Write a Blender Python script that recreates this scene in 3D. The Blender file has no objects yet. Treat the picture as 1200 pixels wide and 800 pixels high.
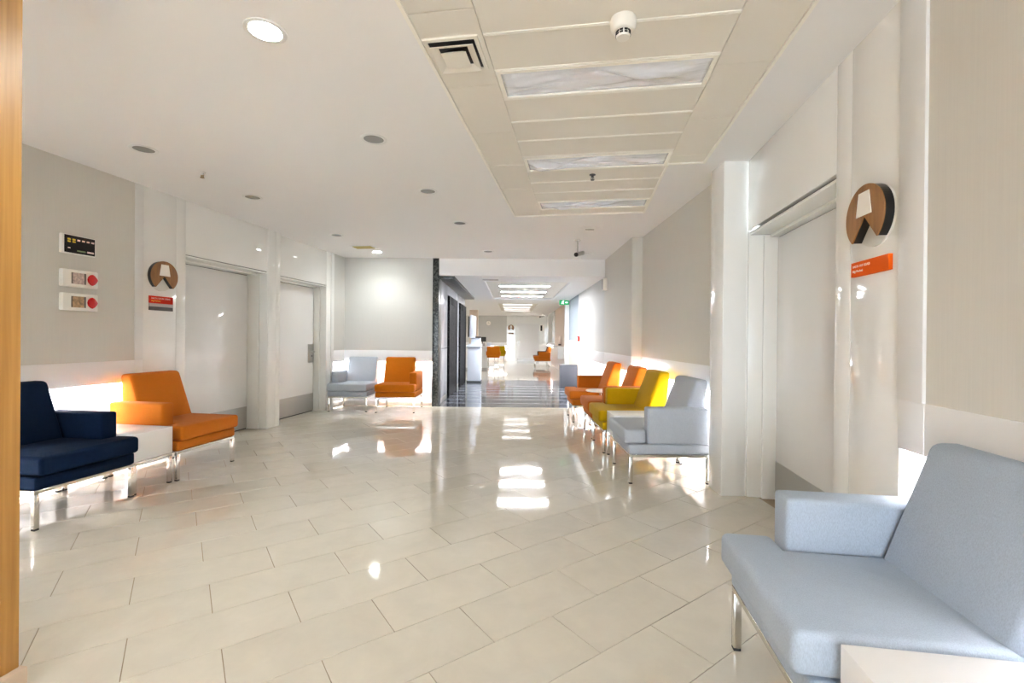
import bpy, bmesh, math, random
from math import sin, cos, pi, radians
from mathutils import Vector, Matrix
random.seed(7)
SC = bpy.context.scene
COL = SC.collection

# ------------------------------------------------------------------ camera
EYE = 1.235
FPX = 537.0
cam_d = bpy.data.cameras.new('camera')
cam = bpy.data.objects.new('camera', cam_d); COL.objects.link(cam)
cam_d.sensor_fit = 'HORIZONTAL'; cam_d.sensor_width = 36.0
cam_d.lens = FPX * 36.0 / 1200.0
cam_d.shift_y = (397.72 - 400.0) / 1200.0
cam_d.clip_start = 0.02; cam_d.clip_end = 200
_p, _r = -0.0027, 0.009
_M = Matrix(((1, 0, 0), (0, 0, -1), (0, 1, 0)))
_P = Matrix(((1, 0, 0), (0, cos(_p), sin(_p)), (0, -sin(_p), cos(_p))))
_Q = Matrix(((cos(_r), -sin(_r), 0), (sin(_r), cos(_r), 0), (0, 0, 1)))
_R = _Q @ _P @ _M                              # world -> (right, down, forward)
_B = Matrix((_R[0], -_R[1], -_R[2])).transposed()   # columns: right, up, back
cam.matrix_world = Matrix.Translation((0, 0, EYE)) @ _B.to_4x4()
SC.camera = cam

# ------------------------------------------------------------------ world, exposure
SC.view_settings.view_transform = 'Standard'
SC.view_settings.look = 'None'
SC.view_settings.gamma = 1.0
SC.view_settings.use_curve_mapping = False
SC.view_settings.exposure = 2.9
W = bpy.data.worlds.new('world'); SC.world = W
W.use_nodes = True
W.node_tree.nodes['Background'].inputs[0].default_value = (0.78, 0.89, 1.0, 1)
W.node_tree.nodes['Background'].inputs[1].default_value = 2.0   # added daylight fill, let in by the invented glazed front behind the camera
LED = 280.0
LED_LOBBY = 24.0
LED_FAR = 35.0          # cove strips behind the wall rails
FILL_BACK = 2.2    # added fill panels in the unseen ceiling behind the camera
PANEL_LOBBY = 30.0
PANEL_FAR = 2.4
FILL_DESK = 6.0  # added fill strips over the reception, out of view
DOWN = 17.0
SC.cycles.max_bounces = 10
SC.cycles.diffuse_bounces = 6
SC.cycles.glossy_bounces = 4
SC.cycles.caustics_reflective = False
SC.cycles.caustics_refractive = False

# ------------------------------------------------------------------ frames
TH = 0.1507                                     # the near room is turned by this much to the corridor
AX = Vector((sin(TH), cos(TH), 0)); BX = Vector((cos(TH), -sin(TH), 0))
def NP(s, o, z=0.0): return AX * s + BX * o + Vector((0, 0, z))
H = 2.653           # near ceiling
H2 = 2.35           # lobby ceiling
H3 = 2.46           # ceiling beyond the lobby
YB = 8.20           # where the near room ends

# ------------------------------------------------------------------ materials
def lin(c):
    r = []
    for v in c:
        v = v / 255.0
        r.append(v / 12.92 if v <= 0.04045 else ((v + 0.055) / 1.055) ** 2.4)
    return (r[0], r[1], r[2], 1.0)
MATS = {}
def base(name):
    m = bpy.data.materials.new(name); m.use_nodes = True
    nt = m.node_tree; return m, nt, nt.nodes['Principled BSDF']
def nd(nt, t, **kw):
    n = nt.nodes.new(t)
    for k, v in kw.items():
        if k.startswith('i_'): n.inputs[k[2:].replace('_', ' ')].default_value = v
        else: setattr(n, k, v)
    return n
def plain(name, rgb, rough=0.5, metal=0.0, coat=0.0, var=0.0, scale=4.0, spec=0.5, bump=0.0, bscale=80.0):
    m, nt, b = base(name)
    b.inputs['Base Color'].default_value = lin(rgb)
    b.inputs['Roughness'].default_value = rough
    b.inputs['Metallic'].default_value = metal
    b.inputs['Coat Weight'].default_value = coat
    b.inputs['Coat Roughness'].default_value = 0.03
    b.inputs['Specular IOR Level'].default_value = spec
    tc = nd(nt, 'ShaderNodeTexCoord')
    if var > 0:
        n = nd(nt, 'ShaderNodeTexNoise', i_Scale=scale, i_Detail=4.0)
        nt.links.new(tc.outputs['Object'], n.inputs['Vector'])
        r = nd(nt, 'ShaderNodeValToRGB')
        c = lin(rgb)
        r.color_ramp.elements[0].position = 0.3; r.color_ramp.elements[1].position = 0.7
        r.color_ramp.elements[0].color = tuple(x * (1 - var) for x in c[:3]) + (1,)
        r.color_ramp.elements[1].color = tuple(min(1, x * (1 + var)) for x in c[:3]) + (1,)
        nt.links.new(n.outputs['Fac'], r.inputs['Fac']); nt.links.new(r.outputs['Color'], b.inputs['Base Color'])
    if bump > 0:
        n2 = nd(nt, 'ShaderNodeTexNoise', i_Scale=bscale, i_Detail=3.0)
        nt.links.new(tc.outputs['Object'], n2.inputs['Vector'])
        bp = nd(nt, 'ShaderNodeBump', i_Strength=bump, i_Distance=0.01)
        nt.links.new(n2.outputs['Fac'], bp.inputs['Height']); nt.links.new(bp.outputs['Normal'], b.inputs['Normal'])
    MATS[name] = m; return m
def emit(name, rgb, strength):
    m, nt, b = base(name)
    b.inputs['Base Color'].default_value = lin(rgb)
    b.inputs['Emission Color'].default_value = lin(rgb)
    b.inputs['Emission Strength'].default_value = strength
    MATS[name] = m; return m
def fabric(name, rgb, var=0.10, wrinkle=0.25, sheen=0.05):
    """woven upholstery: fine weave relief, thread-to-thread colour change, soft folds"""
    m, nt, b = base(name)
    tc = nd(nt, 'ShaderNodeTexCoord')
    c = lin(rgb)
    mp = nd(nt, 'ShaderNodeMapping'); mp.inputs['Scale'].default_value = (1.0, 1.0, 0.35)
    nt.links.new(tc.outputs['Object'], mp.inputs['Vector'])
    n = nd(nt, 'ShaderNodeTexNoise', i_Scale=380.0, i_Detail=2.0)
    nt.links.new(mp.outputs['Vector'], n.inputs['Vector'])
    r = nd(nt, 'ShaderNodeValToRGB')
    r.color_ramp.elements[0].position = 0.3; r.color_ramp.elements[1].position = 0.7
    r.color_ramp.elements[0].color = tuple(x * (1 - var) for x in c[:3]) + (1,)
    r.color_ramp.elements[1].color = tuple(min(1, x * (1 + var)) for x in c[:3]) + (1,)
    nt.links.new(n.outputs['Fac'], r.inputs['Fac']); nt.links.new(r.outputs['Color'], b.inputs['Base Color'])
    b.inputs['Roughness'].default_value = 0.92
    b.inputs['Specular IOR Level'].default_value = 0.12
    b.inputs['Sheen Weight'].default_value = sheen
    n2 = nd(nt, 'ShaderNodeTexNoise', i_Scale=7.0, i_Detail=2.0)
    nt.links.new(tc.outputs['Object'], n2.inputs['Vector'])
    b1 = nd(nt, 'ShaderNodeBump', i_Strength=wrinkle, i_Distance=0.03)
    nt.links.new(n2.outputs['Fac'], b1.inputs['Height'])
    b2 = nd(nt, 'ShaderNodeBump', i_Strength=0.2, i_Distance=0.001)
    nt.links.new(n.outputs['Fac'], b2.inputs['Height']); nt.links.new(b1.outputs['Normal'], b2.inputs['Normal'])
    nt.links.new(b2.outputs['Normal'], b.inputs['Normal'])
    MATS[name] = m; return m
def wallcloth(name, rgb):
    """textured vinyl wall covering, faint vertical thread"""
    m, nt, b = base(name)
    tc = nd(nt, 'ShaderNodeTexCoord'); c = lin(rgb)
    mp = nd(nt, 'ShaderNodeMapping'); mp.inputs['Scale'].default_value = (260.0, 260.0, 3.0)
    nt.links.new(tc.outputs['Object'], mp.inputs['Vector'])
    n = nd(nt, 'ShaderNodeTexNoise', i_Scale=1.0, i_Detail=3.0)
    nt.links.new(mp.outputs['Vector'], n.inputs['Vector'])
    r = nd(nt, 'ShaderNodeValToRGB')
    r.color_ramp.elements[0].position = 0.25; r.color_ramp.elements[1].position = 0.75
    r.color_ramp.elements[0].color = tuple(x * 0.97 for x in c[:3]) + (1,)
    r.color_ramp.elements[1].color = tuple(min(1, x * 1.025) for x in c[:3]) + (1,)
    nt.links.new(n.outputs['Fac'], r.inputs['Fac']); nt.links.new(r.outputs['Color'], b.inputs['Base Color'])
    bp = nd(nt, 'ShaderNodeBump', i_Strength=0.08, i_Distance=0.002)
    nt.links.new(n.outputs['Fac'], bp.inputs['Height']); nt.links.new(bp.outputs['Normal'], b.inputs['Normal'])
    b.inputs['Roughness'].default_value = 0.7
    b.inputs['Specular IOR Level'].default_value = 0.3
    MATS[name] = m; return m
def tilestone(name, rgb, rough=0.05):
    """polished stone tile; clouds differ from tile to tile"""
    m, nt, b = base(name); c = lin(rgb)
    tc = nd(nt, 'ShaderNodeTexCoord'); oi = nd(nt, 'ShaderNodeObjectInfo')
    geo = nd(nt, 'ShaderNodeNewGeometry')
    ml = nd(nt, 'ShaderNodeMath', operation='MULTIPLY'); ml.inputs[1].default_value = 37.0
    nt.links.new(oi.outputs['Random'], ml.inputs[0])
    n = nd(nt, 'ShaderNodeTexNoise', noise_dimensions='4D', i_Scale=5.0, i_Detail=7.0, i_Roughness=0.65, i_Distortion=0.6)
    nt.links.new(geo.outputs['Position'], n.inputs['Vector']); nt.links.new(ml.outputs[0], n.inputs['W'])
    r = nd(nt, 'ShaderNodeValToRGB')
    r.color_ramp.elements[0].position = 0.3; r.color_ramp.elements[1].position = 0.72
    r.color_ramp.elements[0].color = tuple(x * 0.93 for x in c[:3]) + (1,)
    r.color_ramp.elements[1].color = tuple(min(1, x * 1.05) for x in c[:3]) + (1,)
    nt.links.new(n.outputs['Fac'], r.inputs['Fac'])
    mr = nd(nt, 'ShaderNodeMapRange'); mr.inputs['To Min'].default_value = 0.955; mr.inputs['To Max'].default_value = 1.03
    nt.links.new(oi.outputs['Random'], mr.inputs['Value'])
    mx = nd(nt, 'ShaderNodeMix', data_type='RGBA', blend_type='MULTIPLY'); mx.inputs[0].default_value = 1.0
    nt.links.new(r.outputs['Color'], mx.inputs[6]); nt.links.new(mr.outputs['Result'], mx.inputs[7])
    nt.links.new(mx.outputs[2], b.inputs['Base Color'])
    b.inputs['Roughness'].default_value = rough
    b.inputs['Specular IOR Level'].default_value = 0.8
    n3 = nd(nt, 'ShaderNodeTexNoise', i_Scale=3.0, i_Detail=1.0)
    nt.links.new(geo.outputs['Position'], n3.inputs['Vector'])
    bp = nd(nt, 'ShaderNodeBump', i_Strength=0.035, i_Distance=0.01)
    nt.links.new(n3.outputs['Fac'], bp.inputs['Height']); nt.links.new(bp.outputs['Normal'], b.inputs['Normal'])
    MATS[name] = m; return m
def granite(name, dark, light, rough=0.12):
    m, nt, b = base(name)
    tc = nd(nt, 'ShaderNodeTexCoord')
    v = nd(nt, 'ShaderNodeTexVoronoi', i_Scale=55.0)
    n = nd(nt, 'ShaderNodeTexNoise', i_Scale=14.0, i_Detail=6.0)
    nt.links.new(tc.outputs['Object'], v.inputs['Vector']); nt.links.new(tc.outputs['Object'], n.inputs['Vector'])
    mx = nd(nt, 'ShaderNodeMath', operation='MULTIPLY')
    nt.links.new(v.outputs['Color'], mx.inputs[0]); nt.links.new(n.outputs['Fac'], mx.inputs[1])
    r = nd(nt, 'ShaderNodeValToRGB')
    r.color_ramp.elements[0].position = 0.15; r.color_ramp.elements[1].position = 0.6
    r.color_ramp.elements[0].color = lin(dark); r.color_ramp.elements[1].color = lin(light)
    nt.links.new(mx.outputs[0], r.inputs['Fac']); nt.links.new(r.outputs['Color'], b.inputs['Base Color'])
    b.inputs['Roughness'].default_value = rough
    MATS[name] = m; return m
def woodmat(name, c0, c1, rough=0.4, sx=60.0, sz=1.6):
    m, nt, b = base(name)
    tc = nd(nt, 'ShaderNodeTexCoord')
    mp = nd(nt, 'ShaderNodeMapping'); mp.inputs['Scale'].default_value = (sx, sx, sz)
    nt.links.new(tc.outputs['Object'], mp.inputs['Vector'])
    n = nd(nt, 'ShaderNodeTexNoise', i_Scale=1.0, i_Detail=6.0, i_Distortion=0.4)
    nt.links.new(mp.outputs['Vector'], n.inputs['Vector'])
    r = nd(nt, 'ShaderNodeValToRGB')
    r.color_ramp.elements[0].position = 0.3; r.color_ramp.elements[1].position = 0.7
    r.color_ramp.elements[0].color = lin(c0); r.color_ramp.elements[1].color = lin(c1)
    nt.links.new(n.outputs['Fac'], r.inputs['Fac']); nt.links.new(r.outputs['Color'], b.inputs['Base Color'])
    b.inputs['Roughness'].default_value = rough
    MATS[name] = m; return m

plain('plaster', (240, 239, 238), 0.9, spec=0.2)
plain('plank', (232, 227, 216), 0.55, bump=0.10, bscale=400.0)
plain('flange', (246, 243, 234), 0.4)
plain('plenum', (40, 38, 34), 0.9)
plain('gloss_white', (242, 242, 239), 0.06, coat=0.4)
plain('satin_white', (226, 226, 224), 0.3)
plain('door_white', (238, 238, 238), 0.10, coat=0.2)
plain('frame_white', (240, 241, 238), 0.22)
plain('rail_white', (238, 238, 238), 0.35)
plain('lower_white', (232, 229, 226), 0.4)
plain('base_white', (222, 212, 204), 0.2)
wallcloth('wallcloth', (214, 211, 203))
wallcloth('wallcloth_pale', (208, 207, 203))
wallcloth('wallcloth_cool', (150, 160, 168))
wallcloth('wallcloth_rose', (222, 205, 190))
tilestone('tile', (207, 200, 185))
plain('grout', (142, 124, 100), 0.8)
granite('granite', (24, 27, 26), (112, 114, 108), 0.3)
granite('granite_dark', (14, 14, 16), (62, 62, 64), 0.6)
MATS['granite_dark'].node_tree.nodes['Principled BSDF'].inputs['Specular IOR Level'].default_value = 0.1
granite('granite_floor', (58, 62, 70), (134, 138, 146), 0.10)
plain('inlay', (168, 170, 174), 0.12)
plain('steel', (196, 194, 190), 0.28, metal=1.0)
plain('steel_wall', (205, 207, 214), 0.22, metal=0.15)
plain('kick', (182, 181, 178), 0.3, metal=0.6)
plain('chrome', (215, 212, 206), 0.16, metal=1.0)
plain('dark_metal', (52, 50, 47), 0.4, metal=0.6)
plain('black', (14, 13, 14), 0.35)
plain('black_gloss', (16, 12, 16), 0.12)
plain('rubber', (28, 27, 26), 0.8)
woodmat('wood_wall', (166, 116, 50), (192, 142, 70), 0.45)
woodmat('wood_sign', (128, 86, 44), (160, 112, 62), 0.45, 40.0, 5.0)
plain('skirting_stone', (205, 182, 160), 0.15, var=0.05)
fabric('fab_blue', (166, 178, 192))
fabric('fab_navy', (6, 25, 50), 0.18, 0.25, 0.0)
fabric('fab_orange', (186, 104, 26), 0.08)
fabric('fab_orange_deep', (184, 102, 16), 0.08)
fabric('fab_yellow', (182, 146, 6), 0.08)
fabric('fab_grey', (176, 182, 191), 0.07)
fabric('fab_brown', (70, 46, 36), 0.1)
plain('table_white', (242, 242, 242), 0.25)
plain('bin_grey', (86, 88, 96), 0.45)
plain('kiosk', (206, 213, 224), 0.3)
plain('orange_sign', (228, 92, 0), 0.6, spec=0.15)
plain('red_sign', (196, 40, 8), 0.6, spec=0.15)
plain('grey_band', (176, 172, 170), 0.5)
plain('dark_band', (84, 80, 80), 0.5)
plain('print_white', (250, 245, 236), 0.5)
plain('acrylic', (226, 224, 216), 0.08)
plain('cream_plastic', (240, 238, 230), 0.35)
plain('red_button', (196, 8, 8), 0.25)
plain('picture_pink', (196, 176, 170), 0.5, var=0.35, scale=60.0)
plain('picture_tan', (172, 142, 108), 0.5, var=0.5, scale=45.0)
plain('picture_strip', (92, 92, 84), 0.5)
plain('led_amber', (232, 206, 60), 0.4)
plain('led_pink', (240, 214, 204), 0.4)
plain('led_green', (120, 140, 96), 0.4)
plain('glass_grey', (150, 150, 146), 0.15)
plain('brass', (150, 120, 70), 0.3, metal=0.9)
plain('vent_yellow', (188, 172, 104), 0.5)
emit('led', (245, 248, 255), LED)
emit('led_far', (250, 250, 255), LED_FAR)
emit('led_lobby', (247, 249, 255), LED_LOBBY)
emit('fill_desk', (252, 251, 252), FILL_DESK)
emit('fill_back', (242, 248, 255), FILL_BACK)
emit('panel_lobby', (250, 251, 255), PANEL_LOBBY)
emit('panel_far', (252, 251, 252), PANEL_FAR)
emit('down', (248, 255, 252), DOWN)
emit('exit_green', (10, 108, 62), 0.25)
emit('exit_white', (225, 255, 236), 0.8)
# slack clear film over the switched-off light panels
def filmmat():
    m, nt, b = base('film')
    b.inputs['Base Color'].default_value = lin((230, 233, 240)); b.inputs['Roughness'].default_value = 0.06
    b.inputs['Coat Weight'].default_value = 1.0; b.inputs['Coat Roughness'].default_value = 0.04
    tc = nd(nt, 'ShaderNodeTexCoord'); mp = nd(nt, 'ShaderNodeMapping'); mp.inputs['Scale'].default_value = (2.6, 9.0, 1.0)
    mp.inputs['Rotation'].default_value = (0, 0, 0.35)
    n = nd(nt, 'ShaderNodeTexNoise', i_Scale=1.6, i_Detail=2.0, i_Distortion=1.2)
    nt.links.new(tc.outputs['Object'], mp.inputs['Vector']); nt.links.new(mp.outputs['Vector'], n.inputs['Vector'])
    bp = nd(nt, 'ShaderNodeBump', i_Strength=0.35, i_Distance=0.03)
    nt.links.new(n.outputs['Fac'], bp.inputs['Height']); nt.links.new(bp.outputs['Normal'], b.inputs['Normal'])
    MATS['film'] = m
filmmat()

# ------------------------------------------------------------------ mesh helpers
class MB:
    def __init__(self): self.bm = bmesh.new()
    def _bev(self, geom_verts, bevel, seg):
        if bevel > 0:
            es = set()
            for v in geom_verts:
                for e in v.link_edges: es.add(e)
            bmesh.ops.bevel(self.bm, geom=list(es), offset=bevel, segments=seg, profile=0.5, affect='EDGES', clamp_overlap=True)
    def box(self, x0, x1, y0, y1, z0, z1, bevel=0.0, seg=2):
        vs = [self.bm.verts.new((x, y, z)) for z in (z0, z1) for (x, y) in ((x0, y0), (x1, y0), (x1, y1), (x0, y1))]
        for f in ((3, 2, 1, 0), (4, 5, 6, 7), (0, 1, 5, 4), (1, 2, 6, 5), (2, 3, 7, 6), (3, 0, 4, 7)):
            self.bm.faces.new([vs[i] for i in f])
        self._bev(vs, bevel, seg); return self
    def prism(self, pts, a0, a1, axis='z', bevel=0.0, seg=2):
        """pts: 2-D polygon; axis z -> (x,y), x -> (y,z), y -> (x,z)"""
        def P(p, t):
            return (p[0], p[1], t) if axis == 'z' else ((t, p[0], p[1]) if axis == 'x' else (p[0], t, p[1]))
        lo = [self.bm.verts.new(P(p, a0)) for p in pts]; hi = [self.bm.verts.new(P(p, a1)) for p in pts]
        n = len(pts)
        fs = [self.bm.faces.new(lo[::-1]), self.bm.faces.new(hi)]
        for i in range(n): fs.append(self.bm.faces.new((lo[i], lo[(i + 1) % n], hi[(i + 1) % n], hi[i])))
        bmesh.ops.recalc_face_normals(self.bm, faces=fs)
        self._bev(lo + hi, bevel, seg); return self
    def lathe(self, prof, c=(0, 0, 0), n=24, axis='z'):
        """prof: [(r, t)] closed at both ends by caps where r == 0"""
        rings = []
        for r, t in prof:
            ring = []
            for k in range(n if r > 1e-6 else 1):
                a = 2 * pi * k / n
                x, y = r * cos(a), r * sin(a)
                p = {'z': (x, y, t), 'y': (x, t, y), 'x': (t, x, y)}[axis]
                ring.append(self.bm.verts.new((p[0] + c[0], p[1] + c[1], p[2] + c[2])))
            rings.append(ring)
        fs = []
        for A, Bq in zip(rings, rings[1:]):
            for k in range(n):
                q = [A[k % len(A)], A[(k + 1) % len(A)], Bq[(k + 1) % len(Bq)], Bq[k % len(Bq)]]
                u = []
                for v in q:
                    if v not in u: u.append(v)
                if len(u) >= 3: fs.append(self.bm.faces.new(u))
        bmesh.ops.recalc_face_normals(self.bm, faces=fs); return self
    def tube(self, p0, p1, r, n=10):
        p0, p1 = Vector(p0), Vector(p1); d = (p1 - p0).normalized()
        u = d.orthogonal().normalized(); v = d.cross(u)
        A = [self.bm.verts.new(p0 + (u * cos(2 * pi * k / n) + v * sin(2 * pi * k / n)) * r) for k in range(n)]
        Bq = [self.bm.verts.new(p1 + (u * cos(2 * pi * k / n) + v * sin(2 * pi * k / n)) * r) for k in range(n)]
        for k in range(n): self.bm.faces.new((A[k], A[(k + 1) % n], Bq[(k + 1) % n], Bq[k]))
        self.bm.faces.new(A[::-1]); self.bm.faces.new(Bq); return self
    def mesh(self, name, mat, smooth=True):
        me = bpy.data.meshes.new(name); self.bm.to_mesh(me); self.bm.free()
        me.materials.append(MATS[mat])
        if smooth and len(me.polygons) > 0:
            me.polygons.foreach_set('use_smooth', [True] * len(me.polygons))
            me.set_sharp_from_angle(angle=radians(38))
        return me
    def build(self, name, mat, parent=None, loc=None, rotz=None, smooth=True):
        o = bpy.data.objects.new(name, self.mesh(name, mat, smooth)); COL.objects.link(o)
        if parent: o.parent = parent
        if loc is not None: o.location = loc
        if rotz is not None: o.rotation_euler = (0, 0, rotz)
        return o
def nbox(name, mat, o0, o1, s0, s1, z0, z1, parent=None, bevel=0.0):
    """box in the near room's frame: o across, s along"""
    m = MB().box(o0, o1, s0, s1, z0, z1, bevel)
    return m.build(name, mat, parent, rotz=None if parent else -TH)
def wbox(name, mat, x0, x1, y0, y1, z0, z1, parent=None, bevel=0.0):
    return MB().box(x0, x1, y0, y1, z0, z1, bevel).build(name, mat, parent)
def empty(name, loc=(0, 0, 0), rotz=0.0):
    o = bpy.data.objects.new(name, None); COL.objects.link(o); o.empty_display_size = 0.1
    o.location = loc; o.rotation_euler = (0, 0, rotz); return o
def structure(o): o['kind'] = 'structure'; return o
def tag(o, label, cat, group=None):
    o['label'] = label; o['category'] = cat
    if group: o['group'] = group
    return o
def nstruct(name): return structure(empty(name, (0, 0, 0), -TH))
def clip(poly, nx, ny, d):
    """keep nx*x + ny*y <= d"""
    out = []
    for i in range(len(poly)):
        a, b = poly[i], poly[(i + 1) % len(poly)]
        da, db = nx * a[0] + ny * a[1] - d, nx * b[0] + ny * b[1] - d
        if da <= 0: out.append(a)
        if (da < 0 < db) or (db < 0 < da):
            t = da / (da - db); out.append((a[0] + t * (b[0] - a[0]), a[1] + t * (b[1] - a[1])))
    return out
def area(p): return abs(sum(p[i][0] * p[(i + 1) % len(p)][1] - p[(i + 1) % len(p)][0] * p[i][1] for i in range(len(p)))) / 2
def texted(body, size, name, mat, parent, x, y, z):
    cu = bpy.data.curves.new(name, 'FONT'); cu.body = body; cu.size = size; cu.extrude = 0.0006; cu.resolution_u = 3
    t = bpy.data.objects.new('tmp', cu); COL.objects.link(t)
    bpy.context.view_layer.update()
    me = bpy.data.meshes.new_from_object(t.evaluated_get(bpy.context.evaluated_depsgraph_get()))
    bpy.data.objects.remove(t)
    for v in me.vertices: v.co = Vector((v.co.x + x, y - v.co.z, v.co.y + z))
    me.materials.clear(); me.materials.append(MATS[mat])
    o = bpy.data.objects.new(name, me); COL.objects.link(o); o.parent = parent; return o

# ================================================================== FLOOR
flo = structure(MB().prism([(-9, -7), (5, -7), (5, 26), (-9, 26)], -0.20, -0.004).build('floor', 'grout', smooth=False))
TA = radians(35.793); TW, TL, TSH, TU, TV = 0.29407688, 0.59786984, -0.30680944, 0.18169033, 0.07338456
ue, ve = (cos(TA), sin(TA)), (-sin(TA), cos(TA))
GAP = 0.0016
tiles = []
b0, b1 = (BX.x, BX.y), (AX.x, AX.y)
for row in range(-45, 60):
    for k in range(-40, 40):
        u0 = TU + row * TSH + k * TL; v0 = TV + row * TW
        q = [(u0 + GAP, v0 + GAP), (u0 + TL - GAP, v0 + GAP), (u0 + TL - GAP, v0 + TW - GAP), (u0 + GAP, v0 + TW - GAP)]
        p = [(u * ue[0] + v * ve[0], u * ue[1] + v * ve[1]) for u, v in q]
        full = True; p0 = p
        for (nx, ny, d) in ((-b0[0], -b0[1], 4.42), (b0[0], b0[1], 2.2), (0, 1, YB), (-b1[0], -b1[1], 5.0), (1, 0, 1.95)):
            p = clip(p, nx, ny, d)
            if len(p) < 3: break
        if len(p) < 3 or area(p) < 0.002: continue
        cx, cy = sum(a for a, _ in p) / len(p), sum(b for _, b in p) / len(p)
        vis = cy > 0.9 and abs(cx) < 1.16 * cy + 0.5
        tiles.append((0 if vis else 1, cx * cx + cy * cy, p, abs(area(p) - area(p0)) < 1e-6, cx, cy))
tiles.sort(key=lambda t: (t[0], t[1]))
fm = MB().box(-TL / 2 + GAP, TL / 2 - GAP, -TW / 2 + GAP, TW / 2 - GAP, -0.008, 0.0, 0.0006, 1).mesh('tile', 'tile', False)
for t in tiles[:300]:
    if t[3]:
        o = bpy.data.objects.new('tile', fm); COL.objects.link(o); o.location = (t[4], t[5], 0); o.rotation_euler = (0, 0, TA); o.parent = flo
    else:
        MB().prism(t[2], -0.008, 0.0).build('tile', 'tile', flo, smooth=False)
mb = MB()
for t in tiles[300:]: mb.prism(t[2], -0.008, 0.0)
tf = mb.build('tile_field', 'tile', flo, smooth=False); tf['kind'] = 'stuff'
# lobby: dark granite slabs between pale inlay strips, then pale stone again
y = YB; 
while y < 13.45:
    y1 = min(y + 0.46, 13.5)
    for (xa, xb) in ((-1.40, -0.40), (-0.40, 0.62), (0.62, 1.75)):
        wbox('granite_slab', 'granite_floor', xa + 0.002, xb - 0.002, y + 0.002, y1 - 0.002, -0.008, 0.0, flo)
    if y1 < 13.4: wbox('inlay_strip', 'inlay', -1.40, 1.75, y1, y1 + 0.06, -0.008, 0.0, flo)
    y = y1 + 0.06
wbox('stone_field', 'tile', -8.0, 2.3, 13.5, 25.4, -0.008, 0.0, flo)

# ================================================================== NEAR CEILING
cei = nstruct('ceiling')
def csl(o0, o1, s0, s1, name='plaster_slab'):
    """plaster slab, cut off at the near room's end"""
    P = [(o0, s0), (o1, s0), (o1, s1), (o0, s1)]
    P = clip(P, -sin(TH), cos(TH), YB + 0.02)       # world Y = s cos - o sin
    if len(P) > 2: MB().prism(P, H, H + 0.12).build(name, 'plaster', cei, smooth=False)
RL, RR, RN, R0, R1, RE = -0.79, 0.965, 0.685, -4.9, 3.865, 5.30
csl(-4.75, RL, -5.0, 10); csl(RR, 2.3, -5.0, 10); csl(RL, RN, RE, 10); csl(RN, RR, R1, 10)
MB().box(RL - .3, RR + .3, R0, RE + .3, H + 0.13, H + 0.16).build('plenum_board', 'plenum', cei, smooth=False)
# metal edge of the opening
mt = MB()
mt.box(RL, RL + 0.018, R0, RE, H - 0.004, H + 0.10); mt.box(RL, RN, RE - 0.018, RE, H - 0.004, H + 0.10)
mt.box(RN - 0.018, RN, R1, RE, H - 0.004, H + 0.10); mt.box(RN, RR, R1 - 0.018, R1, H - 0.004, H + 0.10)
mt.box(RR - 0.018, RR, R0, R1, H - 0.004, H + 0.10)
mt.build('edge_trim', 'flange', cei, smooth=False)
ZP = H + 0.004
# rows of planks: the light panels fall every fourth row
IL, IR = -0.472, 0.672
bounds = [2.405 + 1.18 * k / 4.0 for k in range(-24, 11)]
LIGHTROWS = []
FL = 0.009
for k in range(-24, 10):
    s0 = 2.405 + 0.2935 * k + (0.018 if k >= 4 else 0)
    s1 = s0 + 0.2935
    if s0 < R0: continue
    if k % 4 == 0: LIGHTROWS.append((s0, s1)); continue
    if s1 > RE - 0.02: s1 = RE - 0.022
    if s1 - s0 < 0.05: continue
    pk = MB().box(IL + 0.001, IR - 0.001, s0 + FL, s1 - FL, ZP + 0.003, ZP + 0.02, 0.002, 1).build('ceiling_plank', 'plank', cei, smooth=False)
    for (fa_, fb_) in ((s0 + 0.001, s0 + FL), (s1 - FL, s1 - 0.001)):
        MB().box(IL + 0.001, IR - 0.001, fa_, fb_, ZP - 0.001, ZP + 0.02, 0.001, 1).build('flange', 'flange', pk, smooth=False)
VS = 2.231                                            # the strip panel with the diffuser
for side, (oa, ob, smax) in (('l', (RL + 0.019, IL - 0.001, RE - 0.020)), ('r', (IR + 0.001, RR - 0.019, R1 - 0.020))):
    s = R0 + 0.02
    cuts = []
    q = 1.93 if side == 'l' else 1.90
    while q > R0 + 0.3: q -= 0.6
    while q < smax - 0.05:
        cuts.append(q); q += 0.6
    cuts.append(smax)
    for a, b in zip(cuts, cuts[1:]):
        if b - a < 0.03: continue
        dz = random.uniform(-0.001, 0.003)
        MB().box(oa, ob, a + 0.002, b - 0.002, ZP + dz, ZP + 0.02 + dz, 0.002, 1).build('ceiling_panel', 'plank', cei, smooth=False)
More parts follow.
